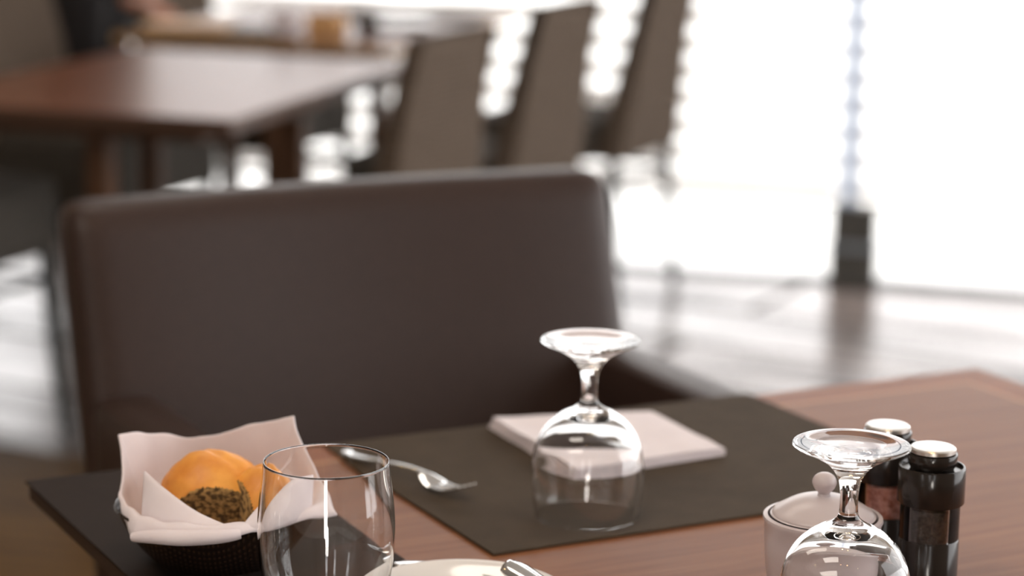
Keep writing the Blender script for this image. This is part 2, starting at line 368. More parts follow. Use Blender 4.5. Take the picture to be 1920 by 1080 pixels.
# ------------------------------------------------------------------ foreground table frame
YF = R(27.734)
def T(x, y, z=0): return Vector((x*cos(YF)-y*sin(YF), x*sin(YF)+y*cos(YF), z))
TZ = .75
tx, ty = .9855, 1.793-.375
tb = thing('dining_table', 'brown wooden dining table with inlaid border line, set in the foreground', 'table', T(tx, ty, 0), YF)
bm = nb(); box(bm, -.4825, .4825, -.375, .375, TZ-.014, TZ, 0, .002, 3)
for f in bm.faces:
    if f.normal.z < .5: f.material_index = 1
obj('tabletop', bm, [M['wood'], M['wood_edge']], tb, smooth=False)
bm = nb()
for a in ((-.38, .38, -.275, -.257), (-.38, .38, .257, .275), (-.38, -.362, -.257, .257), (.362, .38, -.257, .257)): box(bm, *a, TZ-.07, TZ-.0145, 0, .002)
obj('apron', bm, M['wood_edge'], tb, smooth=False)
for sx in (-1, 1):
    for sy in (-1, 1):
        bm = nb(); box(bm, sx*.345-.025, sx*.345+.025, sy*.24-.025, sy*.24+.025, 0, TZ-.0145, 0, .004); obj('leg', bm, M['leg_wood'], tb, smooth=False)

def placemat(x0, x1, y0, y1, m, label, dx=0):
    bm = nb(); box(bm, -(x1-x0)/2, (x1-x0)/2, -(y1-y0)/2, (y1-y0)/2, 0, .0022, 0, .0008, 2)
    o = obj('placemat', bm, m, smooth=False, loc=T((x0+x1)/2, (y0+y1)/2, TZ+.0004), rz=YF)
    return tag(o, label, 'placemat', 'woven placemats on the foreground table')
placemat(.7595, 1.196, 1.468, 1.793, M['mat_brown'], 'brown woven placemat under the folded pink napkin and upturned wine glass')
placemat(.500, .695, 1.33, 1.793, M['mat_dark'], 'dark brown placemat at the left end of the table under the bread basket')

# ------------------------------------------------------------------ armchair across the table
def soft_box(bm, x0, x1, y0, y1, z0, z1, nx, ny, nz, rad, fn=None):
    """rounded box on a grid, corners rounded by rad, then deformed by fn"""
    import itertools
    vm = {}
    def V(i, j, k):
        key = (i, j, k)
        if key not in vm:
            p = Vector((x0+(x1-x0)*i/nx, y0+(y1-y0)*j/ny, z0+(z1-z0)*k/nz))
            q = Vector((min(max(p.x, x0+rad), x1-rad), min(max(p.y, y0+rad), y1-rad), min(max(p.z, z0+rad), z1-rad)))
            d = p-q
            if d.length > 1e-9:
                m_ = max(abs(d.x), abs(d.y), abs(d.z)); d = d.normalized()*m_ if d.length > rad else d
                p = q + d
            if fn: p = fn(p)
            vm[key] = bm.verts.new(p)
        return vm[key]
    for i in range(nx):
        for j in range(ny):
            for k in (0, nz): bm.faces.new((V(i, j, k), V(i+1, j, k), V(i+1, j+1, k), V(i, j+1, k)))
    for i in range(nx):
        for k in range(nz):
            for j in (0, ny): bm.faces.new((V(i, j, k), V(i+1, j, k), V(i+1, j, k+1), V(i, j, k+1)))
    for j in range(ny):
        for k in range(nz):
            for i in (0, nx): bm.faces.new((V(i, j, k), V(i, j+1, k), V(i, j+1, k+1), V(i, j, k+1)))
ac = thing('dining_armchair', 'wide brown leatherette armchair across the foreground table', 'armchair', T(1.0, 2.06, 0), YF)
def backf(p):
    x, y, z = p
    k = (z-.47)/.42
    w = 1.0
    conc = -.014*max(0, 1-(x/.31)**2)**2                       # hollow towards the middle
    front = 1 if y < .17 else 0
    yy = y - .035 + .125*(z-.47)/.42 - conc*(1.2 if front else .8)
    return Vector((x*w, yy, z))
bm = nb(); soft_box(bm, -.315, .315, .115, .185, .40, .888, 44, 8, 30, .024, backf); obj('backrest', bm, M['leather'], ac)
bm = nb(); soft_box(bm, -.25, .25, -.27, .13, .38, .47, 20, 16, 6, .03, lambda p: Vector((p.x, p.y, p.z + (.012*(1-(p.x/.25)**2) if p.z > .43 else 0)))); obj('seat', bm, M['leather'], ac)
for s in (-1, 1):
    bm = nb(); soft_box(bm, s*.315-(.07 if s > 0 else 0), s*.315+(.07 if s < 0 else 0), -.235, .16, .36, .703, 6, 18, 14, .018)
    obj('armrest', bm, M['leather'], ac)
for sx in (-1, 1):
    for sy, y in ((-1, -.19), (1, .12)):
        bm = nb(); tube(bm, [(sx*.27, y, .37), (sx*.28, y+sy*.02, 0)], [.022, .014], 12); obj('leg', bm, M['leg_wood'], ac)

# ------------------------------------------------------------------ taupe dining chairs of the next tables
def make_chair():
    t = thing('dining_chair', '', 'chair')
    def bf(p):
        x, y, z = p; k = (z-.39)/.46
        kk = max(0, k)
        taper = 1 - .20*kk
        yy = y - .055*kk
        if y > -.2: yy -= .05*kk                               # wedge: thinner at the top
        return Vector((x*taper, yy, z))
    bm = nb(); soft_box(bm, -.2165, .2165, -.235, -.155, .39, .85, 14, 6, 16, .012, bf); obj('backrest', bm, M['fabric'], t)
    bm = nb(); soft_box(bm, -.215, .215, -.155, .19, .385, .49, 14, 12, 5, .018, lambda p: Vector((p.x, p.y, p.z+(.008*(1-(p.x/.215)**2) if p.z > .45 else 0)))); obj('seat', bm, M['seat_fabric'], t)
    for sx in (-1, 1):
        for sy, y in ((-1, -.205), (1, .165)):
            bm = nb(); tube(bm, [(sx*.198, y, .39), (sx*.206, y+sy*.01, .2), (sx*.215, y+sy*.03, 0)], [.016, .014, .011], 10); obj('leg', bm, M['metal_dark'], t)
    for y in (-.212, .172):
        bm = nb(); tube(bm, [(-.198, y, .335), (.198, y, .335)], .0075, 8); obj('crossbar', bm, M['metal_dark'], t)
    for sx in (-1, 1):
        bm = nb(); tube(bm, [(sx*.198, -.21, .335), (sx*.198, .17, .335)], .006, 8); obj('side_bar', bm, M['metal_dark'], t)
    return t
ch = make_chair()
RA = R(66.5)
def CX(corner, lx, ly, rz):                                        # origin from a known corner
    X = Vector((cos(rz), sin(rz))); Y = Vector((-sin(rz), cos(rz)))
    v = Vector(corner) - X*lx - Y*ly; return Vector((v.x, v.y, 0))
GR = 'taupe chairs around the far tables'
chairs = [((-.250, 4.40), -.2165, -.235, RA, 'taupe dining chair nearest to us of the three in the row, left one'),
          ((-.012, 5.14), -.2165, -.235, RA, 'taupe fabric dining chair, middle of the three in the row before the window'),
          ((.272, 5.879), -.2165, -.235, RA, 'taupe fabric dining chair nearest the window, its thin dark legs seen against the glass'),
          ((-.912, 4.64), -.2165, .19, RA-pi, 'grey taupe chair under the mahogany table, its thin leg at the left picture edge'),
          ((-.700, 5.53), -.2165, .19, RA-pi, 'grey taupe chair whose backrest shows at the top left corner beside the person in black'),
          ((-.435, 6.36), -.2165, .19, RA-pi, 'grey taupe chair under the farthest table, seen past the near table right corner')]
for i, (co, lx, ly, rz, lab) in enumerate(chairs):
    p = CX(co, lx, ly, rz)
    if i == 0: ch.location = p; ch.rotation_euler = (0, 0, rz); ch['label'] = lab; ch['group'] = GR
    else:
        d_ = dup(ch, p, rz, lab, GR)
        if i >= 3:                                       # the left row has deeper upholstered seats
            for c in d_.children:
                if c.name.startswith('seat'):
                    if i == 3:
                        bm = nb(); soft_box(bm, -.215, .215, -.155, .19, .385, .545, 14, 12, 6, .02); q = obj('seat', bm, M['seat_fabric']); thick_me = q.data; bpy.data.objects.remove(q)
                    c.data = thick_me

# ------------------------------------------------------------------ the two tables behind
YB = R(-16.5)
def bgtable(corner, wid, dep, topm, name, label, thick=.03, edgem=None, legs=((.02, -.36), (-.24, .40), (-.305, -.34), (.25, 0))):
    D = Vector((-sin(YB), cos(YB))); A = Vector((cos(YB), sin(YB)))
    c = Vector(corner) - A*wid/2 + D*dep/2
    t = thing(name, label, 'table', (c.x, c.y, 0), YB)
    bm = nb(); box(bm, -wid/2, wid/2, -dep/2, dep/2, TZ-thick, TZ, 0, .004, 2)
    for f in bm.faces:
        if f.normal.z < .5: f.material_index = 1
    obj('tabletop', bm, [topm, edgem], t, smooth=False)
    bm = nb(); box(bm, -wid/2+.1, wid/2-.1, -dep/2+.1, dep/2-.1, TZ-thick-.03, TZ-thick-.0005); obj('apron', bm, M['leg_wood'], t, smooth=False)
    for x, y in legs:
        bm = nb(); box(bm, x-.022, x+.022, y-.022, y+.022, 0.0, TZ-thick-.031, 0, .004); obj('leg', bm, M['leg_wood'], t, smooth=False)
    return t, c, A, D
t1, c1, A1, D1 = bgtable((-.488, 3.99), .66, .98, M['bg_wood'], 'dining_table', 'dark mahogany table behind the armchair, bare glossy top', edgem=M['table_edge'])
t2, c2, A2, D2 = bgtable((-.265, 5.226), .70, .98, M['bg_wood'], 'dining_table', 'set table with pale orange wooden edge, farthest, before the window', thick=.02, edgem=M['oak'], legs=((0, -.36), (0, .36), (-.27, 0), (.27, 0)))
def B2(a, d): v = c2 + A2*(a-.05) + D2*d; return Vector((v.x, v.y, TZ))
# things on the farthest table
def simple(name, bm, m, label, cat, loc, rz=0, group=None, smooth=False):
    return tag(obj(name, bm, m, smooth=smooth, loc=loc, rz=rz), label, cat, group)
for k, (a, d, lab) in enumerate([(-.09, -.36, 'dark placemat on the farthest table, nearest its front left side'), (.17, .22, 'dark placemat on the farthest table behind the middle taupe chair')]):
    bm = nb(); box(bm, -.20, .20, -.12, .12, 0, .003); simple('placemat', bm, M['mat_brown'], lab, 'placemat', B2(a, d)+Vector((0, 0, .0004)), YB, 'placemats on the farthest table')
bm = nb(); box(bm, -.10, .10, -.07, .07, 0, .014, 0, .004)
M['board'] = noise_col(mat('serving_board', rough=.5), (.55, .30, .12), (.70, .42, .2), 6, (1, 8, 1))[0]
simple('serving_board', bm, M['board'], 'light orange wooden board under the hand of the person in black', 'board', B2(-.18, -.33)+Vector((0, 0, .0036)), YB+.2)
bm = nb(); soft_box(bm, -.035, .035, -.012, .012, 0, .062, 6, 3, 6, .006); simple('napkin', bm, M['cloth'], 'white upright folded napkin on the farthest table', 'napkin', B2(.085, -.375), YB, smooth=True)
bx = thing('condiment_box', 'light brown wooden condiment box beside the upright white napkin', 'box', B2(.17, -.33), YB)
bm = nb()
for q in ((-.04, .04, -.03, -.024), (-.04, .04, .024, .03), (-.04, -.034, -.024, .024), (.034, .04, -.024, .024)): box(bm, *q, .004, .055)
obj('side_panels', bm, M['board'], bx, smooth=False)
bm = nb(); box(bm, -.04, .04, -.03, .03, 0, .0035); obj('base', bm, M['board'], bx, smooth=False)
bm = nb(); lathe(bm, [(0, 0), (.02, 0), (.024, .01), (.026, .035), (.022, .04), (.012, .052), (0, .055)], 28); simple('pepper_pot', bm, M['pepper'], 'small dark rounded pot on the farthest table right of the condiment box', 'pot', B2(.245, -.26), smooth=True)
bm = nb(); lathe(bm, [(0, 0), (.05, 0), (.085, .012), (.084, .014), (.05, .004), (0, .004)], 40); simple('plate', bm, M['porcelain'], 'white plate on the farthest table behind the near taupe chair', 'plate', B2(.26, -.08), smooth=True)
bm = nb(); lathe(bm, [(0, 0), (.05, 0), (.085, .012), (.084, .014), (.05, .004), (0, .004)], 40); simple('plate', bm, M['porcelain'], 'white plate on the dark placemat behind the middle taupe chair', 'plate', B2(.17, .22)+Vector((0, 0, .004)), smooth=True)

# ------------------------------------------------------------------ glassware
def arc(cx, cz, r, a0, a1, n): return [(cx+r*cos(R(a0+(a1-a0)*i/n)), cz+r*sin(R(a0+(a1-a0)*i/n))) for i in range(n+1)]
def spline2(pts, n=7): return [(max(p.x, 0), p.y) for p in catmull([(a, b, 0) for a, b in pts], n)]
def wine_glass_bm():
    """upturned goblet: rim at z=0, foot on top at z=.14"""
    outer = spline2([(.0405, .0006), (.0420, .010), (.0438, .026), (.0440, .040), (.0412, .056), (.0345, .070), (.0235, .0805), (.0125, .0865), (.0075, .0905), (.0062, .0955), (.0060, .104), (.0066, .112), (.0090, .119), (.0150, .1265), (.0250, .1325), (.0355, .1375)])
    foot = [(.0375, .1385), (.0386, .1395), (.0382, .1405), (.0365, .1408)] + spline2([(.030, .1402), (.020, .1392), (.010, .1388), (0, .1387)], 4)
    inner = spline2([(0, .0790), (.008, .0785), (.018, .0765), (.030, .0695), (.0385, .0585), (.0421, .045), (.0429, .036), (.0424, .022), (.0409, .010), (.0396, .0006)])
    bm = nb(); lathe(bm, outer+foot, 96)
    # inner wall
    n0 = len(bm.verts)
    lathe(bm, inner, 96)
    # bridge the rim
    bm.verts.ensure_lookup_table()
    vs = list(bm.verts)
    first = vs[0:96]; last = vs[-96:]
    for i in range(96):
        j = (i+1) % 96; bm.faces.new((first[i], last[i], last[j], first[j]))
    bmesh.ops.recalc_face_normals(bm, faces=bm.faces)
    return bm
GL = 'upturned wine glasses on the foreground table'
g1 = tag(obj('wine_glass', wine_glass_bm(), M['glass'], loc=(.0611, 1.750, TZ+.0028)), 'upturned stemmed wine glass on the brown placemat in front of the folded napkin', 'wine glass', GL)
g2 = g1.copy(); link(g2); g2.location = (.2232, 1.4730, TZ+.0003)
g2['label'] = 'upturned stemmed wine glass in front of the pepper mill and sugar bowl, at the right'
# tumbler
out = spline2([(0, .0), (.018, .0), (.0240, .0012), (.031, .007), (.0388, .024), (.0438, .046), (.0457, .070), (.0449, .089), (.0428, .107), (.0418, .1192)])
inn = spline2([(.0406, .1192), (.0415, .107), (.0436, .089), (.0444, .070), (.0425, .047), (.0373, .027), (.029, .014), (.020, .0095), (0, .009)])
bm = nb(); lathe(bm, out + [(.0414, .1200), (.0410, .1200)] + inn, 96)
tag(obj('tumbler', bm, M['glass'], loc=(-.1206, 1.4853, TZ+.0003)), 'clear stemless tumbler standing upright beside the bread basket', 'glass')

# ------------------------------------------------------------------ plate, cutlery
bm = nb(); lathe(bm, spline2([(0, .003), (.03, .003), (.045, .0), (.052, .001), (.055, .004), (.066, .009), (.082, .0165), (.0875, .0195)], 5) + [(.0885, .0205), (.0880, .0218)] + spline2([(.086, .0217), (.078, .0175), (.064, .0118), (.056, .0085), (.045, .0068), (0, .0065)], 5), 96)
for v in bm.verts: v.co.x *= .82; v.co.y *= .82; v.co.z *= .6
tag(obj('side_plate', bm, M['porcelain'], loc=(-.0300, 1.5340, TZ+.0003)), 'round white side plate at the bottom edge, right of the tumbler', 'plate')
def fork_bm():
    bm = nb()   # along +x, handle end at 0, tines at .185
    pts = [(0, 0, .002), (.006, 0, .0025), (.02, 0, .003), (.05, 0, .006), (.085, 0, .011), (.112, 0, .0125), (.125, 0, .0115), (.135, 0, .0085), (.145, 0, .006), (.150, 0, .0055)]
    pts = [(p.x, p.y, p.z) for p in catmull(pts, 5)]
    hw0 = [(0, .0035), (.003, .0080), (.008, .0098), (.03, .0085), (.07, .0042), (.11, .0030), (.122, .0040), (.132, .0095), (.142, .0122), (.151, .0120)]
    def itp(x):
        for (a, wa), (b, wb) in zip(hw0[:-1], hw0[1:]):
            if x <= b: return wa+(wb-wa)*max(0, (x-a))/(b-a)
        return hw0[-1][1]
    ribbon(bm, pts, [itp(p[0]) for p in pts], .0026)
    for k in range(4):
        y = -.0096 + k*.0064
        tp = catmull([(.148, y, .0055), (.160, y*.97, .0055), (.172, y*.95, .0075), (.184, y*.95, .0120), (.190, y*.95, .0150)], 5)
        ribbon(bm, tp, [.0024-.0012*i/(len(tp)-1) for i in range(len(tp))], .002)
    return bm
def spoon_bm(L=.10, bw=.013):
    bm = nb(); n = 46; pts = []; hw = []; cr_ = []
    for i in range(n+1):
        x = L*i/n; s = x/L
        if s < .68: z = .003 + .005*sin(min(1, s/.68)*pi*.8)*.9; w = .0085*max(.25, 1-((s-.0)/.62))+.0004 if s > .05 else .0085*math.sqrt(max(.05, s/.05))
        else: z = None; w = None
        if s < .68: w = max(w, .0026); hw.append(w); pts.append((x, 0, z)); cr_.append(0)
        else:
            q = (s-.68)/.32; z0 = .003 + .005*sin(pi*.8)*.9
            w = bw*math.sqrt(max(0.004, 1-(2*min(1, max(0, q*.96+.04))-1)**2)); hw.append(max(w, .0026)); pts.append((x, 0, z0*(1-q)+.0035*q+.004*(2*q-1)**2*q)); cr_.append(.0045*(1-(2*q-1)**2))
    ribbon(bm, pts, hw, .0022, cr_, n=8)
    return bm
def knife_bm(L=.20):
    bm = nb(); pts = catmull([(0, 0, 0), (.004, 0, 0), (.03, 0, 0), (.09, 0, 0), (.1, 0, 0), (.15, 0, 0), (.192, 0, 0), (L, 0, 0)], 5)
    hw0 = [(0, .005), (.003, .0098), (.01, .0115), (.09, .0062), (.1, .0062), (.12, .0088), (.17, .009), (.19, .006), (L, .0012)]
    def itp(x):
        for (a, wa), (b, wb) in zip(hw0[:-1], hw0[1:]):
            if x <= b: return wa+(wb-wa)*max(0, (x-a))/(b-a)
        return hw0[-1][1]
    ribbon(bm, pts, [itp(p.x) for p in pts], [.0095-.05*p.x if p.x < .095 else .0018 for p in pts])
    return bm
def place_dir(o, p, q, z, pitch=0):
    d = (Vector(q)-Vector(p)); o.location = (p[0], p[1], z); o.rotation_euler = (0, pitch, math.atan2(d.y, d.x)); return o
fk = obj('table_fork', fork_bm(), M['steel'])
fk.scale = (.87, .87, .87); place_dir(fk, (-.139, 1.909), (-.0313, 1.7802), TZ+.0026)
tag(fk, 'steel fork lying on the left side of the brown placemat', 'fork')
k1 = obj('table_knife', knife_bm(), M['steel']); place_dir(k1, (.001, 1.571), (.034, 1.520), TZ+.0205, R(3))
tag(k1, 'steel knife laid over the right rim of the white side plate', 'knife')
sp = obj('teaspoon', spoon_bm(), M['steel']); place_dir(sp, (-.082, 1.623), (.012, 1.586), TZ+.0003)
tag(sp, 'steel teaspoon behind the white side plate, beside the tumbler', 'spoon')

# ------------------------------------------------------------------ folded napkin on the placemat
A_, B_, C_, D_ = Vector((-.0208, 2.0024)), Vector((.1284, 2.0479)), Vector((.186, 1.9244)), Vector((.0522, 1.8423))
def napkin_layers():
    bm = nb(); n = 26
    lay = [(0, .0020, .0, 0), (.0024, .0042, .004, .2), (.0046, .0064, -.002, .5), (.0068, .0086, .006, .8)]
    for li, (z0, z1, sh, ph) in enumerate(lay):
        g = []
        for i in range(n+1):
            row = []
            for j in range(n+1):
                u, v = i/n, j/n
                # soften the corners
                uu, vv = u, v
                p = (A_*(1-uu)+B_*uu)*(1-vv) + (D_*(1-uu)+C_*uu)*vv
                inset = (p - (A_+B_+C_+D_)/4)
                p = p - inset*(.02+.012*li*(1-u)) + Vector((noise.noise(Vector((u*4, v*4, ph*9)))*.0015, noise.noise(Vector((u*4, v*4, ph*9+5)))*.0015))
                lift = .0016*noise.noise(Vector((u*3, v*3, 2))) + (.002*(1-u)**4*li/3) - .0025*(u)**6*li/3
                row.append((p.x, p.y, lift))
            g.append(row)
        top = [[bm.verts.new((q[0], q[1], z1+q[2])) for q in r] for r in g]; bot = [[bm.verts.new((q[0], q[1], max(0, z0+q[2]) if li else 0)) for q in r] for r in g]
        for i in range(n):
            for j in range(n):
                bm.faces.new((top[i][j], top[i+1][j], top[i+1][j+1], top[i][j+1])); bm.faces.new((bot[i][j], bot[i][j+1], bot[i+1][j+1], bot[i+1][j]))
        for i in range(n):
            bm.faces.new((top[i][0], bot[i][0], bot[i+1][0], top[i+1][0])); bm.faces.new((top[i][n], top[i+1][n], bot[i+1][n], bot[i][n]))
            bm.faces.new((top[0][i], top[0][i+1], bot[0][i+1], bot[0][i])); bm.faces.new((top[n][i], bot[n][i], bot[n][i+1], top[n][i+1]))
    return bm
tag(obj('napkin', napkin_layers(), M['cloth'], loc=(0, 0, TZ+.0032)), 'pale pink cloth napkin folded flat on the brown placemat', 'napkin')

# ------------------------------------------------------------------ bread basket, liner, rolls
BC = Vector((-.2115, 1.632))
bm = nb(); lathe(bm, spline2([(0, .0), (.040, .0), (.046, .002), (.056, .012), (.066, .026), (.0722, .0400)], 5) + [(.0745, .0415), (.0735, .0432), (.0708, .0415)] + spline2([(.064, .028), (.054, .014), (.044, .006), (0, .005)], 5), 72)
tag(obj('bread_basket', bm, M['basket'], loc=(BC.x, BC.y, TZ+.0030)), 'dark glossy basket holding the cloth and bread at the left end', 'basket')
edge = [(-.2877, 1.660, .8369), (-.2810, 1.640, .816), (-.2795, 1.612, .800), (-.2640, 1.572, .7845), (-.2290, 1.556, .791), (-.1882, 1.554, .7955), (-.1580, 1.574, .7975), (-.1230, 1.612, .7930), (-.1340, 1.640, .806), (-.1530, 1.668, .828), (-.1610, 1.684, .8470), (-.1920, 1.694, .8370), (-.2278, 1.698, .8262), (-.2600, 1.684, .8320)]
CORNERS = (0, 3, 7, 10)
def corner_loop(pts, n=14):
    out = []; m = len(pts)
    for i in range(m):                                   # crisp corners, straight or gently bowed edges
        a, b = Vector(pts[i]), Vector(pts[(i+1) % m])
        p0, p3 = Vector(pts[i-1]), Vector(pts[(i+2) % m])
        if i in CORNERS: p0 = a
        if (i+1) % m in CORNERS: p3 = b
        for k in range(n):
            t = k/n
            out.append(.5*((2*a) + (b-p0)*t + (2*p0-5*a+4*b-p3)*t*t + (3*a-p0-3*b+p3)*t**3))
    return out
lp = corner_loop(edge, 14)
bm = nb(); rings = []
NR = 26
for k in range(NR+1):
    s = k/NR; ring = []
    for i, e_ in enumerate(lp):
        d = Vector((e_.x-BC.x, e_.y-BC.y)); r_ = min(d.length, .066)
        dn = d.normalized()
        # from the floor of the basket, up its inner wall, over the rim to the edge
        if s < .4: q = s/.4; p = Vector((BC.x+dn.x*.040*q, BC.y+dn.y*.040*q, TZ+.0105))
        elif s < .7: q = (s-.4)/.3; rr = .040+(.0655-.040)*q; p = Vector((BC.x+dn.x*rr, BC.y+dn.y*rr, TZ+.0105+.0355*q**1.5))
        else:
            q = (s-.7)/.3; a = Vector((BC.x+dn.x*.0655, BC.y+dn.y*.0655, TZ+.046)); m_ = Vector((a.x*.3+e_.x*.7, a.y*.3+e_.y*.7, max(e_.z, TZ+.058)*.85+.15*a.z))
            p = a*(1-q)**2 + m_*2*q*(1-q) + e_*q*q
        w = .0016*noise.noise(Vector((p.x*60, p.y*60, p.z*40))) * (1 if s > .45 else 0)
        ring.append(bm.verts.new(p + Vector((w, w*.7, w))) )
        if k == 0: break
    rings.append(ring)
for a, b in zip(rings[:-1], rings[1:]):
    n = len(b)
    for i in range(n):
        j = (i+1) % n
        if len(a) == 1: bm.faces.new((a[0], b[i], b[j]))
        else: bm.faces.new((a[i], a[j], b[j], b[i]))
cl = thing('basket_cloth', 'pale pink cloth lining the bread basket, two corners standing up', 'cloth')
def solid(o, t=.0016):
    m = o.modifiers.new('s', 'SOLIDIFY'); m.thickness = t; m.offset = 0; return o
solid(obj('cloth_liner', bm, M['cloth'], cl))
def flap(top, base, name, bulge):
    """cloth panel between a top edge curve and a base curve, bulging outwards"""
    bm = nb(); t_ = catmull(top, 8); b_ = catmull(base, 8); n = min(len(t_), len(b_)); rows = 8; g = []
    for r in range(rows+1):
        q = r/rows
        g.append([bm.verts.new(b_[i]*(1-q) + t_[i]*q + Vector(bulge)*sin(pi*q)*sin(pi*i/(n-1))+Vector((0, .001*noise.noise(b_[i]*50+Vector((0, 0, q*3))), 0))) for i in range(n)])
    for r in range(rows):
        for i in range(n-1): bm.faces.new((g[r][i], g[r][i+1], g[r+1][i+1], g[r+1][i]))
    return solid(obj(name, bm, M['cloth'], cl))
flap([(-.2600, 1.606, .8250), (-.2450, 1.590, .8190), (-.2180, 1.572, .8060), (-.1890, 1.5600, .7975)], [(-.2600, 1.590, .792), (-.2450, 1.575, .7935), (-.2200, 1.564, .7945), (-.1890, 1.5585, .7955)], 'front_flap', (-.001, -.003, 0))
flap([(-.1870, 1.560, .7975), (-.1740, 1.572, .8120), (-.1560, 1.594, .8230), (-.1420, 1.622, .8200)], [(-.1860, 1.5585, .7955), (-.1700, 1.562, .7965), (-.1520, 1.580, .7970), (-.1420, 1.606, .7975)], 'side_flap', (.002, -.003, 0))
# rolled hem along the front rim
bm = nb(); tube(bm, catmull([(-.2630, 1.5690, .7880), (-.2480, 1.5600, .7915), (-.2250, 1.5535, .7930), (-.2000, 1.5520, .7950), (-.1860, 1.5550, .7960)], 6), [.0022+.0034*sin(pi*(i+3)/30) for i in range(25)], 12); obj('rolled_hem', bm, M['cloth'], cl)
def roll(center, r, sq, cut, seed, label, rot=(0, 0, 0)):
    bm = nb(); bmesh.ops.create_icosphere(bm, subdivisions=5, radius=1)
    for v in bm.verts:
        p = v.co.copy(); k = 1+.07*noise.noise(p*1.3+Vector((seed, 0, 0)))+.02*noise.noise(p*5+Vector((seed, 3, 0)))
        # a scored ridge over the top
        if p.z > 0: k -= .05*math.exp(-((p.x*.6+p.y*.8)/.10)**2)*p.z
        p = p*k; v.co = Vector((p.x*r*sq[0], p.y*r*sq[1], p.z*r*sq[2]))
        if cut and v.co.dot(Vector(cut[0])) > cut[1]: v.co -= Vector(cut[0])*(v.co.dot(Vector(cut[0]))-cut[1]) 
    bm.faces.ensure_lookup_table()
    for f in bm.faces:
        c = f.calc_center_median()
        if cut and c.dot(Vector(cut[0])) > cut[1]-.0004: f.material_index = 1
    o = obj('bread_roll', bm, [M['bread'], M['crumb']], loc=center); o.rotation_euler = rot
    return tag(o, label, 'bread', 'bread in the basket')
cv = Vector((.12, -.93, -.36)).normalized()
roll((-.2150, 1.632, .8000), .0365, (1.05, .9, .93), (cv, .0215), 1.3, 'large golden roll at the left of the basket, cut face towards us')
cv2 = Vector((-.85, -.5, -.1)).normalized()
roll((-.1780, 1.614, .7950), .0230, (1.0, 1.0, 1.45), (cv2, .0135), 4.1, 'smaller golden bread piece at the right of the basket, next to the tumbler')

# ------------------------------------------------------------------ mills and sugar bowl
def mill(loc, fill, label):
    t = thing('spice_mill', label, 'mill', loc, 0, 'glossy dark spice mills')
    bm = nb(); lathe(bm, [(0, 0), (.0205, 0), (.0214, .001), (.0214, .0425), (.0208, .0435), (0, .0435)], 64); obj('body', bm, M['gunmetal'], t)
    bm = nb(); lathe(bm, [(.0203, .0437), (.0210, .0437), (.0210, .0690), (.0203, .0690)], 64, close=True); obj('window_sleeve', bm, M['pane'], t)
    bm = nb(); lathe(bm, [(0, .0437), (.0198, .0437), (.0198, .0665), (.0160, .0683), (0, .0687)], 48); o = obj('filling', bm, fill, t)
    bm = nb(); lathe(bm, [(0, .0694), (.0230, .0694), (.0236, .0702), (.0236, .0945), (.0230, .0957), (.0218, .0958), (.0210, .0935), (0, .0935)], 64); obj('cap', bm, M['gunmetal'], t)
    bm = nb(); lathe(bm, [(0, .0937), (.0150, .0937), (.0168, .097), (.0176, .1045), (.0172, .1052), (0, .1052)], 48); obj('neck', bm, M['gunmetal'], t)
    bm = nb(); lathe(bm, [(0, .1054), (.0152, .1054), (.0161, .1060), (.0161, .1084), (.0150, .1094), (0, .1100)], 48); obj('top_button', bm, M['steel_brushed'], t)
    return t
mill((.2968, 1.5814, TZ+.0003), M['pepper'], 'dark glossy pepper mill with wide cap, nearer of the two mills at the right')
mill((.2739, 1.6385, TZ+.0003), M['salt'], 'dark mill filled with pink salt, partly behind the pepper mill and wine glass')
sb = thing('sugar_bowl', 'small pale lidded sugar bowl behind the right upturned wine glass', 'sugar bowl', (.2195, 1.5650, TZ+.0003))
bm = nb(); lathe(bm, [(0, .003), (.026, .003), (.028, .0), (.031, .0), (.034, .004), (.0385, .022), (.0402, .045), (.0405, .058), (.0418, .0605), (.0415, .0625), (.0385, .0630), (.0380, .058), (.036, .03), (.03, .008), (0, .006)], 72); obj('bowl', bm, M['ceramic_pink'], sb)
bm = nb(); lathe(bm, spline2([(0, .0632), (.0335, .0632), (.0355, .0640), (.0345, .0660), (.030, .0690), (.022, .0735), (.012, .0765), (0, .0775)], 5), 64); ld = obj('lid', bm, M['ceramic_pink'], sb)
bm = nb(); lathe(bm, spline2([(0, .0768), (.0045, .0768), (.0042, .0795), (.0068, .0825), (.0085, .0868), (.0072, .0908), (.0038, .0933), (0, .0938)], 5), 40); obj('knob', bm, M['ceramic_pink'], ld)

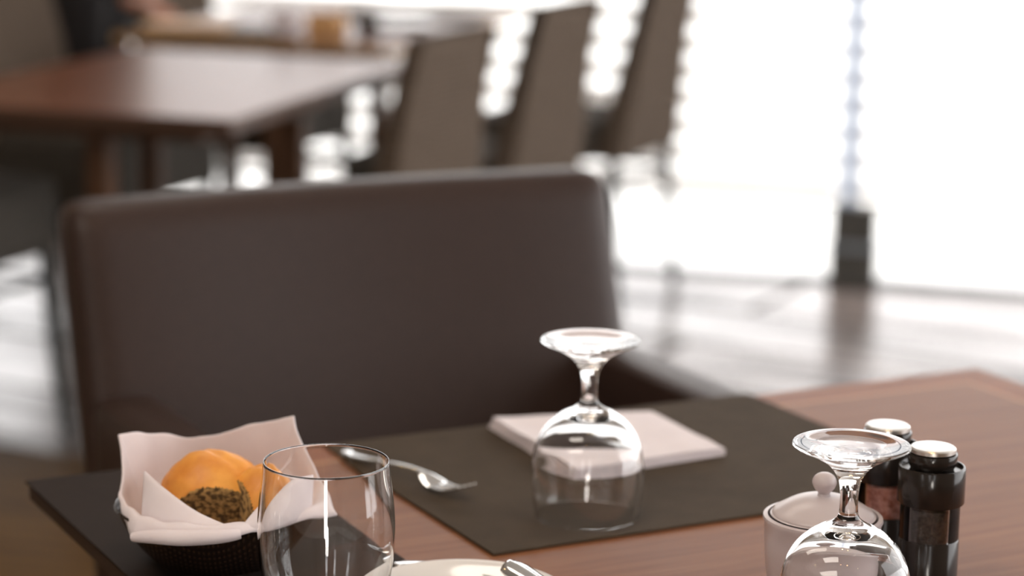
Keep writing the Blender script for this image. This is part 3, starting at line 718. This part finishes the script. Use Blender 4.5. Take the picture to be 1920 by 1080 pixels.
# ------------------------------------------------------------------ person in black beside the farthest table
def person():
    P = thing('person', 'person in black clothes standing at the farthest table with one hand on it, top left', 'person', (-1.10, 6.02, 0), R(-100))
    # local frame: faces +Y
    # body as one skinned surface
    def skin(name, verts, edges, radii, m, root=0, lv=2):
        me = bpy.data.meshes.new(name); me.from_pydata([Vector(v) for v in verts], edges, []); o = bpy.data.objects.new(name, me); link(o); o.parent = P
        me.materials.append(m); md = o.modifiers.new('k', 'SKIN'); md.use_smooth_shade = True
        for i, r in enumerate(radii):
            sv = me.skin_vertices[0].data[i]; sv.radius = r if isinstance(r, tuple) else (r, r); sv.use_root = (i == root)
        ss = o.modifiers.new('s', 'SUBSURF'); ss.levels = lv; ss.render_levels = lv; return o
    rf = (.24, .17, .83)
    V = [(0, 0, .92), (0, 0, 1.02), (0, .01, 1.14), (0, .02, 1.28), (0, .02, 1.40), (0, .025, 1.47), (0, .04, 1.53),   # 0-6 spine, neck
         (.10, .01, 1.41), (.18, .01, 1.385), (.245, -.02, 1.12), (rf[0]+.0, .11, .90), (rf[0], rf[1], .80),             # 7-11 right arm
         (-.10, .01, 1.41), (-.18, .01, 1.385), (-.22, -.02, 1.11), (-.23, .05, .87), (-.23, .075, .82),                 # 12-16 left arm
         (.09, 0, .88), (.10, .01, .50), (.10, -.01, .10), (.10, .03, .045), (.10, .15, .03),                           # 17-21
         (-.09, 0, .88), (-.10, .01, .50), (-.10, -.01, .10), (-.10, .03, .045), (-.10, .15, .03)]
    E_ = [(0, 1), (1, 2), (2, 3), (3, 4), (4, 5), (5, 6), (4, 7), (7, 8), (8, 9), (9, 10), (10, 11), (4, 12), (12, 13), (13, 14), (14, 15), (15, 16), (0, 17), (17, 18), (18, 19), (19, 20), (20, 21), (0, 22), (22, 23), (23, 24), (24, 25), (25, 26)]
    rad = [(.15, .11), (.14, .10), (.145, .10), (.16, .11), (.13, .09), (.055, .055), (.052, .052), .07, .058, .045, .033, .028, .07, .058, .045, .033, .028, .095, .062, .045, .045, .035, .095, .062, .045, .045, .035]
    skin('body', V, E_, rad, M['black_cloth'])
    # hands with five fingers
    def hand(name, w, d, up, s):
        w = Vector(w); d = Vector(d).normalized(); up = Vector(up).normalized(); side = d.cross(up)*s
        vs = [w, w+d*.035, w+d*.075]; es = [(0, 1), (1, 2)]; rs = [(.024, .018), (.034, .014), (.038, .013)]
        for k, (off, L) in enumerate([(-.030, .068), (-.010, .078), (.010, .074), (.028, .058)]):
            b = len(vs); a = w+d*.078+side*off
            vs += [a, a+d*L*.45-up*.006, a+d*L*.78-up*.016, a+d*L-up*.026]; es += [(2, b), (b, b+1), (b+1, b+2), (b+2, b+3)]; rs += [.0095, .009, .0085, .0075]
        b = len(vs); a = w+d*.03-side*.030; vs += [a, a-side*.02+d*.025-up*.006, a-side*.028+d*.05-up*.012]; es += [(1, b), (b, b+1), (b+1, b+2)]; rs += [.013, .011, .009]
        return skin(name, vs, es, rs, M['skin'], 0, 1)
    hand('hand', (rf[0], rf[1], .80), (.0, 1, -.16), (0, .16, 1), 1)
    hand('hand', (-.23, .075, .82), (0, .25, -1), (0, 1, .25), 1)
    # head
    bm = nb(); bmesh.ops.create_uvsphere(bm, u_segments=40, v_segments=28, radius=1)
    for v in bm.verts:
        x, y, z = v.co; w = .078*(1-.22*max(0, -z)**1.5); v.co = Vector((x*w, y*.098*(1-.12*max(0, -z)), z*.118)) + Vector((0, .05, 1.64))
        if y > .3: v.co.y += .020*math.exp(-((z+.08)/.16)**2-(x/.16)**2) + .006*math.exp(-((z+.42)/.09)**2-(x/.3)**2) - .008*math.exp(-((z-.08)/.12)**2-((abs(x)-.38)/.16)**2)
    for s in (-1, 1):
        bmesh.ops.create_uvsphere(bm, u_segments=12, v_segments=10, radius=1, matrix=Matrix.Translation((s*.079, .045, 1.635)) @ Matrix.Diagonal((.009, .018, .03, 1)))
    hd = obj('head', bm, M['skin'], P)
    bm = nb(); bmesh.ops.create_uvsphere(bm, u_segments=40, v_segments=28, radius=1)
    for v in list(bm.verts):
        x, y, z = v.co; v.co = Vector((x*.086, y*.107-.006, z*.124)) + Vector((0, .048, 1.648)); 
    bmesh.ops.delete(bm, geom=[v for v in bm.verts if (v.co.y > .085 and v.co.z < 1.70) or v.co.z < 1.57], context='VERTS')
    h = obj('hair', bm, M['hair'], P); md = h.modifiers.new('s', 'SOLIDIFY'); md.thickness = .008
    for s in (-1, 1):
        bm = nb(); bmesh.ops.create_uvsphere(bm, u_segments=14, v_segments=10, radius=.011, matrix=Matrix.Translation((s*.030, .128, 1.65))); obj('eye', bm, M['eye'], P)
        bm = nb(); bmesh.ops.create_uvsphere(bm, u_segments=12, v_segments=8, radius=.005, matrix=Matrix.Translation((s*.030, .1365, 1.65))); obj('iris', bm, M['iris'], P)
    bm = nb(); bmesh.ops.create_uvsphere(bm, u_segments=16, v_segments=8, radius=1, matrix=Matrix.Translation((0, .137, 1.585)) @ Matrix.Diagonal((.022, .007, .006, 1))); obj('mouth', bm, M['lip'], P)
    return P
person()
